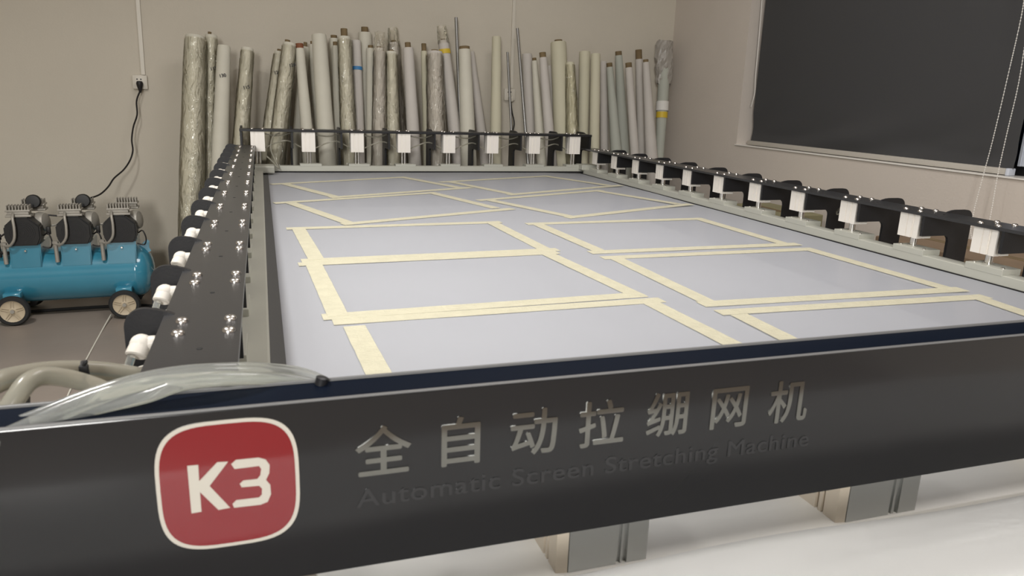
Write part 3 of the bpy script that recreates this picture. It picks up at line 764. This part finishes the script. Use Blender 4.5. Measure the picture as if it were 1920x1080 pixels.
# mirror characters
chars = '全自动拉绷网机'
cen = [(719, 843), (864, 826), (1001, 809), (1128, 793), (1251, 776), (1367, 764), (1478, 752)]
for ch, (u, v) in zip(chars, cen):
    x, z = pl(u, v)
    for o in text_mesh(ch, .0680, M['mirror'], 'panel_character', .0006, bold=.0009):
        vs = [vv.co for vv in o.data.vertices]
        cx_ = (min(c.x for c in vs) + max(c.x for c in vs)) / 2; cy_ = (min(c.y for c in vs) + max(c.y for c in vs)) / 2
        o.data.transform(Matrix.Translation((-cx_, -cy_, 0)))
        o.parent = FP; o.location = (x, .7994, Z(z)); o.rotation_euler = (PI / 2, 0, 0)
a = pl(668, 938); b = pl(1516, 822)
for o in text_mesh('Automatic Screen Stretching Machine', .034, M['darkmirror'], 'panel_lettering', .0005, bold=.0003, space=1.05):
    vs = [vv.co for vv in o.data.vertices]; w_ = max(c.x for c in vs) - min(c.x for c in vs); x0_ = min(c.x for c in vs)
    k = (b[0] - a[0]) / w_
    for vv in o.data.vertices: vv.co.x = (vv.co.x - x0_) * k
    o.parent = FP; o.location = (a[0], .7995, Z((a[1] + b[1]) / 2)); o.rotation_euler = (PI / 2, 0, 0)
    print('lettering stretch', k)

# ------------------------------------------------------------------ stretched mesh and taped rectangles
bm = BM(); nx, ny = 30, 50; g = []
for j in range(ny + 1):
    g.append([bm.verts.new((.010 + 2.073 * i / nx, .90 + 3.85 * j / ny, -.5005 - .0065 * max(0, (i - 26) / 4) + .0012 * noise.noise(Vector((i * .35, j * .25, 0))))) for i in range(nx + 1)])
for j in range(ny):
    for i in range(nx): bm.faces.new((g[j][i], g[j][i + 1], g[j + 1][i + 1], g[j + 1][i]))
o = obj('mesh_fabric', bm, M['mesh'], None, True); rebase(o, (1.05, 2.8, -.5)); tag(o, 'white mesh fabric stretched flat across the machine bed', 'fabric')

def T1(a, b): return (490 + a / 4.8, 320 + b / 4.8)
def T2(a, b): return (800 + a / 3.84, 320 + b / 3.84)
def T3(a, b): return (520 + a / 3.556, 400 + b / 3.556)
def T4(a, b): return (900 + a / 3.84, 400 + b / 3.84)
def T5(a, b): return (1300 + a / 3.097, 400 + b / 3.097)
def T6(a, b): return (560 + a / 2.2857, 540 + b / 2.2857)
frames = [
 ('taped rectangle in the far left corner of the bed', [(T1(85, 123), T1(1300, 58)), (T1(1262, 58), T1(1800, 158)), (T1(620, 243), T1(1890, 152)), (T1(200, 117), T1(690, 243))]),
 ('taped rectangle in the left column, second from the far rail', [(T1(115, 294), T1(1570, 198)), (T1(1530, 200), T2(500, 272)), (T1(730, 484), T2(620, 275)), (T1(270, 293), T1(820, 485))]),
 ('taped rectangle in the far right corner of the bed', [(T2(95, 83), T2(880, 38)), (T2(850, 39), T2(1310, 107)), (T2(590, 174), T2(1400, 106)), (T2(180, 83), T2(640, 174))]),
 ('taped rectangle in the right column, second from the far rail', [(T2(370, 215), T2(1260, 142)), (T2(1210, 143), T2(1810, 241)), (T2(1010, 340), T2(1900, 241)), (T2(450, 212), T2(1075, 340))]),
 ('taped rectangle in the left column, third from the far rail', [(T3(60, 103), T3(1490, 59)), (T3(1430, 62), T3(1790, 245)), (T3(160, 318), T3(1870, 242)), (T3(140, 100), T3(262, 312))]),
 ('taped rectangle in the left column, fourth from the far rail', [(T3(140, 342), T3(1870, 262)), (T4(480, 290), T4(1140, 598)), (T3(300, 694), T4(1180, 586)), (T3(245, 345), T3(408, 690))]),
 ('taped rectangle in the left column, cut off by the front panel', [(T3(370, 727), T4(1310, 624)), (T4(1200, 630), T6(1820, 222)), None, (T6(238, 165), T6(333, 348))]),
 ('taped rectangle in the right column, third from the far rail', [(T4(335, 78), T4(1610, 39)), (T4(1580, 42), T5(540, 182)), (T4(790, 283), T5(610, 179)), (T4(415, 80), T4(865, 275))]),
 ('taped rectangle in the right column, fourth from the far rail', [(T4(880, 322), T5(700, 207)), (T5(665, 208), T5(1470, 437)), (T4(1590, 656), T5(1565, 441)), (T4(980, 325), T4(1660, 650))]),
 ('taped rectangle in the right column, cut off by the front panel', [(T5(145, 578), T5(1700, 484)), (T5(1640, 487), T5(1915, 580)), None, (T5(265, 590), T5(515, 715))]),
]
TW = .047
for n, (lab, strips) in enumerate(frames):
    pw = []
    for s in strips:
        if s is None: pw.append(None); continue
        a, b = onz(*s[0], -.499), onz(*s[1], -.499); pw.append([a, b])
    if pw[2] is None:
        for k in (1, 3):
            a, b = pw[k]
            d = (b - a); t = (1.02 - a.y) / d.y; pw[k][1] = a + d * t
        ea, eb = pw[3][1], pw[1][1]; dd = (eb - ea).normalized() * .05
        pw[2] = [ea - dd + Vector((0, .02, 0)), eb + dd + Vector((0, .02, 0))]
    cen_ = sum((p[0] + p[1] for p in pw), Vector()) / 8; cen_.z = -.499
    e = empty('masking_tape_outline', cen_); tag(e, 'cream masking ' + lab.replace('taped', 'tape'), 'tape', 'masking tape rectangles on the stretched mesh')
    for k, (a, b) in enumerate(pw):
        d = (b - a); ln = d.length; d.normalize(); nrm = Vector((-d.y, d.x, 0))
        z0 = .0006 + .0005 * (k % 2) + .00025 * (n % 2)
        wd = TW * (1.0 if k != 0 else .92)
        bm = BM(); N = 14; top = []; bot = []
        for i in range(N + 1):
            p = a + d * (ln * i / N) - cen_
            jx = 0
            w1 = wd / 2 + .0012 * noise.noise(Vector((i * .9, n * 3 + k, 0))); w2 = wd / 2 + .0012 * noise.noise(Vector((i * .9, n * 3 + k, 7)))
            if i in (0, N): e1, e2 = d * .006 * noise.noise(Vector((n, k, i))), d * .004 * noise.noise(Vector((n, k, i + 5)))
            else: e1 = e2 = Vector()
            top.append([bm.verts.new(Vector((p.x, p.y, z0 + .0005)) + nrm * w1 + e1), bm.verts.new(Vector((p.x, p.y, z0 + .0005)) - nrm * w2 + e2)])
            bot.append([bm.verts.new(Vector((p.x, p.y, z0 - .0006)) + nrm * w1 + e1), bm.verts.new(Vector((p.x, p.y, z0 - .0006)) - nrm * w2 + e2)])
        for i in range(N):
            bm.faces.new((top[i][0], top[i][1], top[i + 1][1], top[i + 1][0])); bm.faces.new((bot[i][0], bot[i + 1][0], bot[i + 1][1], bot[i][1]))
            bm.faces.new((top[i][0], top[i + 1][0], bot[i + 1][0], bot[i][0])); bm.faces.new((top[i][1], bot[i][1], bot[i + 1][1], top[i + 1][1]))
        bm.faces.new((top[0][0], bot[0][0], bot[0][1], top[0][1])); bm.faces.new((top[N][0], top[N][1], bot[N][1], bot[N][0]))
        obj('tape_strip', bm, M['tape'], e)

# ------------------------------------------------------------------ loose fabric in front of the panel
prof = [(.752, -.72), (.746, -.66), (.738, -.610), (.722, -.568), (.70, -.550), (.68, -.5475), (.655, -.547), (.63, -.543), (.605, -.538), (.58, -.534), (.56, -.530), (.54, -.527), (.525, -.530), (.512, -.545), (.504, -.60), (.50, -.75), (.50, -.95), (.50, -1.15), (.50, ZF + .004)]
bm = BM(); nx = 70; rows = []
for j, (y, z) in enumerate(prof):
    row = []
    for i in range(nx + 1):
        x = -.60 + 2.75 * i / nx
        k = max(0, 1 - abs(j - 7) / 9)
        dz = .005 * math.sin(x * 5 + y * 16) * k + .004 * math.sin(x * 11 - y * 34) * k - .008 * max(0, x - .5) * k
        if x < .2: dz -= min(.014, (.2 - x) * .1)
        row.append(bm.verts.new((x, y + .004 * math.sin(x * 21) * (j > 12), max(ZF + .003, z + dz * (j < 16)))))
    rows.append(row)
for a, b in zip(rows, rows[1:]):
    for i in range(nx): bm.faces.new((a[i], a[i + 1], b[i + 1], b[i]))
bmesh.ops.solidify(bm, geom=bm.faces[:], thickness=.0012)
o = obj('loose_mesh_fabric', bm, M['cloth'], None, True); rebase(o, (1.0, .42, ZF)); tag(o, 'white loose fabric draped below and in front of the badge panel', 'fabric')
bm = BM(); cyl(bm, (-.55, .62, -.60), (2.1, .62, -.60), .03, seg=20)
for x in (-.5, 2.05): box(bm, x - .02, x + .02, .60, .64, ZF, -.60)
o = obj('fabric_stand', bm, M['rod'], None, True); rebase(o, (.8, .62, ZF)); tag(o, 'metal stand holding the loose white fabric in front of the machine', 'stand')

# ------------------------------------------------------------------ clear hoses at the left front corner
def hose(pts, r, label, m='tube'):
    o = obj('air_hose', tube(BM(), pts, r, 12, 10), M[m], None, True); rebase(o, pts[0]); tag(o, label, 'hose', 'clear air hoses over the front left corner of the machine')
    return o
P = lambda u, v, y: ony(u, v, y)
hose([P(-60, 850, .80), P(40, 806, .815), P(130, 765, .83), P(220, 733, .84), P(300, 713, .85), P(390, 703, .86), P(470, 701, .88), P(560, 707, .92), P(640, 735, .97), P(680, 780, 1.0)], .0095, 'clear hose arching over the corner, nearest to the badge panel')
hose([P(-60, 830, .83), P(60, 785, .845), P(160, 745, .86), P(250, 716, .87), P(330, 700, .885), P(420, 693, .90), P(500, 693, .93), P(580, 705, .97), P(650, 740, 1.01)], .0085, 'clear hose arching just behind the nearest hose')
hose([P(60, 800, .82), P(170, 768, .83), P(270, 745, .835), P(340, 722, .84), P(420, 712, .85), P(500, 711, .87), P(590, 722, .91), P(660, 760, .95)], .0075, 'lowest clear hose lying on the front beam')
hose([P(-80, 790, .86), P(-20, 725, .90), P(50, 702, .95), P(130, 694, 1.0), P(210, 698, 1.03), P(280, 712, 1.05), P(340, 740, 1.06), P(380, 790, 1.07)], .0125, 'milky hose looping out at the far left below the compressor', 'tube2')
hose([P(-60, 870, .84), P(0, 790, .87), P(30, 745, .89), P(55, 715, .91), P(90, 705, .93), P(150, 715, .95), P(210, 740, .96), P(260, 790, .97)], .011, 'milky hose rising steeply at the very left edge', 'tube2')
mp('corner_plate', prism(BM(), [(ony(u, v, .95).x, ony(u, v, .95).z) for u, v in ((22, 760), (57, 757), (57, 722), (44, 724))], .93, .95, 'y'), M['black'])
# black cable tie on the hoses
ct = empty('cable_tie', P(160, 690, .985)); tag(ct, 'black cable tie cinched around the milky hose at the left', 'cable tie')
bm = BM(); c0 = P(160, 697, .985)
lathe(bm, [(.0130, -.0025), (.0145, -.0025), (.0145, .0025), (.0130, .0025), (.0130, -.0025)], c0, (1, .1, .1), 16)
box(bm, c0.x - .004, c0.x + .006, c0.y - .014, c0.y - .006, c0.z + .002, c0.z + .012, .001)
tube(bm, [c0 + Vector((.001, -.01, .01)), c0 + Vector((.003, -.012, .016)), c0 + Vector((.006, -.012, .018))], .0022, 6)
tube(bm, [c0 + Vector((.001, -.01, .004)), c0 + Vector((-.002, -.014, -.006)), c0 + Vector((-.006, -.016, -.012))], .0022, 6)
under(obj('strap', bm, M['rubber'], None, True), ct)
# white string hanging down to the floor
o = obj('white_string', tube(BM(), [onz(208, 590, ZF + .02), onz(190, 622, ZF + .003), onz(165, 668, ZF + .003), onz(130, 735, ZF + .003), onz(110, 790, ZF + .003)], .0035, 6), M['string'], None, True)
rebase(o, onz(165, 668, ZF + .003)); tag(o, 'thin white string lying on the floor below the compressor wheel', 'string')

# ------------------------------------------------------------------ air compressor
cp_ = empty('air_compressor', (-1.25, 4.87, ZF), 0.045)
tag(cp_, 'blue three motor air compressor on cream hubbed wheels by the left wall', 'compressor')
TR = .158; TZ = .245; XE = .585   # tank radius, height of axis, right end (local)
bm = BM(); prof = [(0, -.75)] + [(TR * math.sin(a), -.66 - .09 * math.cos(a)) for a in [PI / 2 * i / 6 for i in range(1, 7)]]
prof += [(TR, -.655), (TR + .0008, -.65), (TR, -.645), (TR, XE - .10), (TR + .001, XE - .095), (TR, XE - .09)]
prof += [(TR * math.cos(a), XE - .085 + .085 * math.sin(a)) for a in [PI / 2 * i / 7 for i in range(1, 8)]]
lathe(bm, prof, (0, 0, TZ), (1, 0, 0), 40)
tank = obj('tank', bm, M['tank'], cp_, True)
for x in (-.10 - .0, ): pass
wheel_x = [(-.137, -.205), (.425, -.205), (-.137, .205), (.425, .205)]
w0 = None
for (x, y) in wheel_x:
    s = -1 if y < 0 else 1
    if w0 is None:
        bm = BM(); lathe(bm, [(.062, -.02), (.078, -.02), (.084, -.012), (.086, 0), (.084, .012), (.078, .02), (.062, .02), (.062, -.02)], (0, 0, 0), (0, 1, 0), 32)
        w0 = obj('wheel', bm, M['tyre'], cp_, True, (x, y, .086))
        bm = BM(); lathe(bm, [(0, -.012), (.014, -.014), (.02, -.010), (.052, -.012), (.062, -.018), (.063, .0), (.062, .018), (0, .012)], (0, 0, 0), (0, 1, 0), 28)
        for k in range(5):
            a = 2 * PI * k / 5 + .3
            for dd in (-.16, .16):
                p0 = Vector((.022 * math.cos(a + dd * 2), -.0135, .022 * math.sin(a + dd * 2))); p1 = Vector((.056 * math.cos(a + dd * .6), -.0165, .056 * math.sin(a + dd * .6)))
                cyl(bm, p0, p1, .0022, seg=6)
        hub = obj('wheel_hub', bm, M['hub'], w0, True)
        ax_ = obj('axle_nut', cyl(BM(), (0, -.024, 0), (0, -.01, 0), .011, seg=8), M['cast'], w0, False)
    else:
        w = inst(w0, cp_, (x, y, .086)); h = inst(hub, w); a_ = inst(ax_, w)
        if s > 0: w.rotation_euler = (0, 0, PI)
for x in (-.137, .425):
    for s in (-1, 1):
        obj('wheel_bracket', box(BM(), x - .042, x + .042, min(s * .09, s * .20), max(s * .09, s * .20), .150, .182, .003), M['tank'], cp_, True)
    obj('axle', cyl(BM(), (x, -.21, .086), (x, .21, .086), .009), M['black'], cp_, True)
    obj('leg_gusset', prism(BM(), [(x + .045, .06), (x + .045, .16), (x + .12, .16), (x + .07, .06)], -.02, .02, 'y'), M['fan'], cp_)
obj('drain_pipe', tube(BM(), [(XE - .02, .0, TZ - .02), (XE + .03, -.01, TZ + .0), (XE + .06, -.01, TZ + .02), (XE + .07, -.01, TZ - .02), (XE + .10, -.02, TZ - .05)], .005, 8), M['cast'], cp_, True)
obj('lifting_lug', prism(BM(), [(XE - .10, TZ + .13), (XE - .03, TZ + .19), (XE - .015, TZ + .18), (XE - .02, TZ + .14), (XE - .01, TZ + .12), (XE - .05, TZ + .10)], -.03, -.02, 'y'), M['tank'], cp_)
def motor(x, disc):
    e_z = TZ + TR
    # saddle
    bm = BM(); prism(bm, [(x - .072, e_z - .085), (x - .075, e_z + .045), (x + .07, e_z + .045), (x + .07, e_z - .085)], -.142, -.136, 'y')
    prism(bm, [(x + .064, e_z - .085), (x + .07, e_z + .045), (x + .076, e_z + .045), (x + .07, e_z - .085)], -.142, .10, 'y')
    prism(bm, [(x - .078, e_z - .085), (x - .078, e_z + .045), (x - .072, e_z + .045), (x - .072, e_z - .085)], -.142, .10, 'y')
    box(bm, x - .075, x + .073, -.142, .10, e_z + .040, e_z + .046)
    sa = obj('motor_saddle', bm, M['tank'], cp_)
    obj('saddle_bolt', lathe(BM(), [(0, .012), (.005, .012), (.008, .004), (.008, 0)], (x, -.142, e_z + .012), (0, -1, 0), 10), M['chrome'], sa, True)
    # black octagonal shroud
    bm = BM(); a, b = .088, .09; cz = e_z + .118
    oc = [(x - a, cz - .035), (x - a, cz + .035), (x - .035, cz + .085), (x + .035, cz + .085), (x + a, cz + .035), (x + a, cz - .035), (x + .07, cz - .075), (x - .07, cz - .075)]
    prism(bm, oc, -.165, -.06, 'y')
    es = [ed for ed in bm.edges]; bmesh.ops.bevel(bm, geom=es, offset=.008, segments=2, affect='EDGES')
    sh = obj('motor_shroud', bm, M['fan'], cp_, True)
    bm = BM()
    for k in range(6): lathe(bm, [(.010 + k * .010, -.001), (.010 + k * .010, .002), (.013 + k * .010, .002), (.013 + k * .010, -.001)], (x, -.165, cz), (0, -1, 0), 24)
    obj('fan_grille', bm, M['black'], sh, True)
    mb = obj('motor_body', lathe(BM(), [(0, 0), (.07, 0), (.075, .02), (.075, .13), (.055, .16), (0, .16)], (x + .01, -.06, cz), (0, 1, 0), 24), M['cast'], cp_, True)
    obj('rear_crankcase', lathe(BM(), [(0, 0), (.055, 0), (.06, .015), (.05, .045), (.02, .055), (0, .055)], (x + .055, -.03, cz + .035), (.9, -.25, .1), 22), M['cast'], cp_, True)
    # finned heads
    for (hx, hy, hz) in ((x + (-.012 if disc else .0), -.115, cz + .085), (x + .028, .05, cz + .095)):
        bm = BM(); box(bm, hx - .062, hx + .062, hy - .04, hy + .04, hz, hz + .012, .002); box(bm, hx - .052, hx + .052, hy - .035, hy + .035, hz + .012, hz + .030, .002)
        box(bm, hx - .060, hx + .060, hy - .04, hy + .04, hz + .030, hz + .040, .002)
        hd = obj('cylinder_head', bm, M['cast'], cp_, True)
        bm = BM()
        for i in range(8):
            for j in range(3): box(bm, hx - .055 + i * .0148, hx - .050 + i * .0148, hy - .034 + j * .026, hy - .018 + j * .026, hz + .040, hz + .064)
        obj('cooling_fins', bm, M['cast'], hd)['kind'] = 'stuff'
    if disc:
        obj('intake_muffler', lathe(BM(), [(0, 0), (.034, 0), (.039, .008), (.039, .028), (.034, .034), (0, .036)], (x + .042, .0, cz + .152), (0, -1, .1), 24), M['fan'], cp_, True)
    # discharge pipe
    obj('discharge_pipe', tube(BM(), [(x - .035, -.15, cz + .105), (x - .032, -.185, cz + .085), (x - .028, -.195, cz + .03), (x - .035, -.195, cz - .03), (x - .065, -.18, cz - .07), (x - .095, -.15, cz - .072)], .0075, 10), M['cast'], cp_, True)
    bm = BM(); lathe(bm, [(0, 0), (.013, 0), (.013, .012), (.017, .014), (.017, .026), (.010, .030), (0, .030)], (x - .100, -.145, cz - .085), (0, 0, 1), 8)
    cyl(bm, (x - .100, -.145, e_z - .06), (x - .100, -.145, cz - .085), .011)
    obj('check_valve', bm, M['cast'], cp_, True)
    obj('motor_cable', tube(BM(), [(x + .09, -.10, cz - .03), (x + .115, -.12, cz - .015), (x + .13, -.125, cz - .06), (x + .118, -.12, e_z + .02), (x + .08, -.12, e_z + .028)], .004, 7), M['cord'], cp_, True)
    if disc:
        obj('pressure_switch', box(BM(), x + .105, x + .125, -.11, -.085, cz - .025, cz + .02, .003), M['fan'], cp_, True)
        obj('connecting_pipe', tube(BM(), [(x + .07, 0, cz + .02), (x + .12, 0, cz + .01), (x + .18, 0, cz + .03), (x + .23, 0, cz + .035)], .006, 8), M['cast'], cp_, True)
motor(-.052, True); motor(.198, True); motor(.432, False)
bm = BM(); lathe(bm, [(0, 0), (.010, 0), (.010, .02), (.016, .022), (.016, .05), (.010, .056), (0, .056)], (-.185, -.10, TZ + TR + .05), (0, 0, 1), 12)
cyl(bm, (-.185, -.10, TZ + TR - .03), (-.185, -.10, TZ + TR + .05), .006)
obj('safety_valve', bm, M['black'], cp_, True)
o = obj('power_cable', tube(BM(), [(.235, .0, .60), (.16, -.01, .585), (.08, 0, .588), (.0, 0, .60)], .005, 7), M['cord'], cp_, True)
o = obj('power_cable', tube(BM(), [(-.10, -.13, .545), (-.16, -.14, .50), (-.22, -.14, .46), (-.35, -.14, .44)], .005, 7), M['cord'], cp_, True)
o = obj('outlet_hose', tube(BM(), [(-.13, -.12, .40), (-.17, -.15, .41), (-.23, -.16, .45), (-.33, -.15, .50)], .009, 9), M['rubber'], cp_, True)
# black hose on the floor under the tank
hs = obj('rubber_hose', tube(BM(), [(-1.9, 4.86, ZF + .012), (-1.3, 4.90, ZF + .012), (-.95, 4.92, ZF + .012), (-.7, 4.88, ZF + .012), (-.55, 4.6, ZF + .012)], .010, 8), M['rubber'], None, True)
rebase(hs, (-1.2, 4.9, ZF + .012)); tag(hs, 'black rubber hose lying on the floor under the blue tank', 'hose')

# ------------------------------------------------------------------ lift everything so that the floor is at zero
for o in S.objects:
    if o.parent is None and o.type in ('MESH', 'EMPTY'):
        o.location.z += H
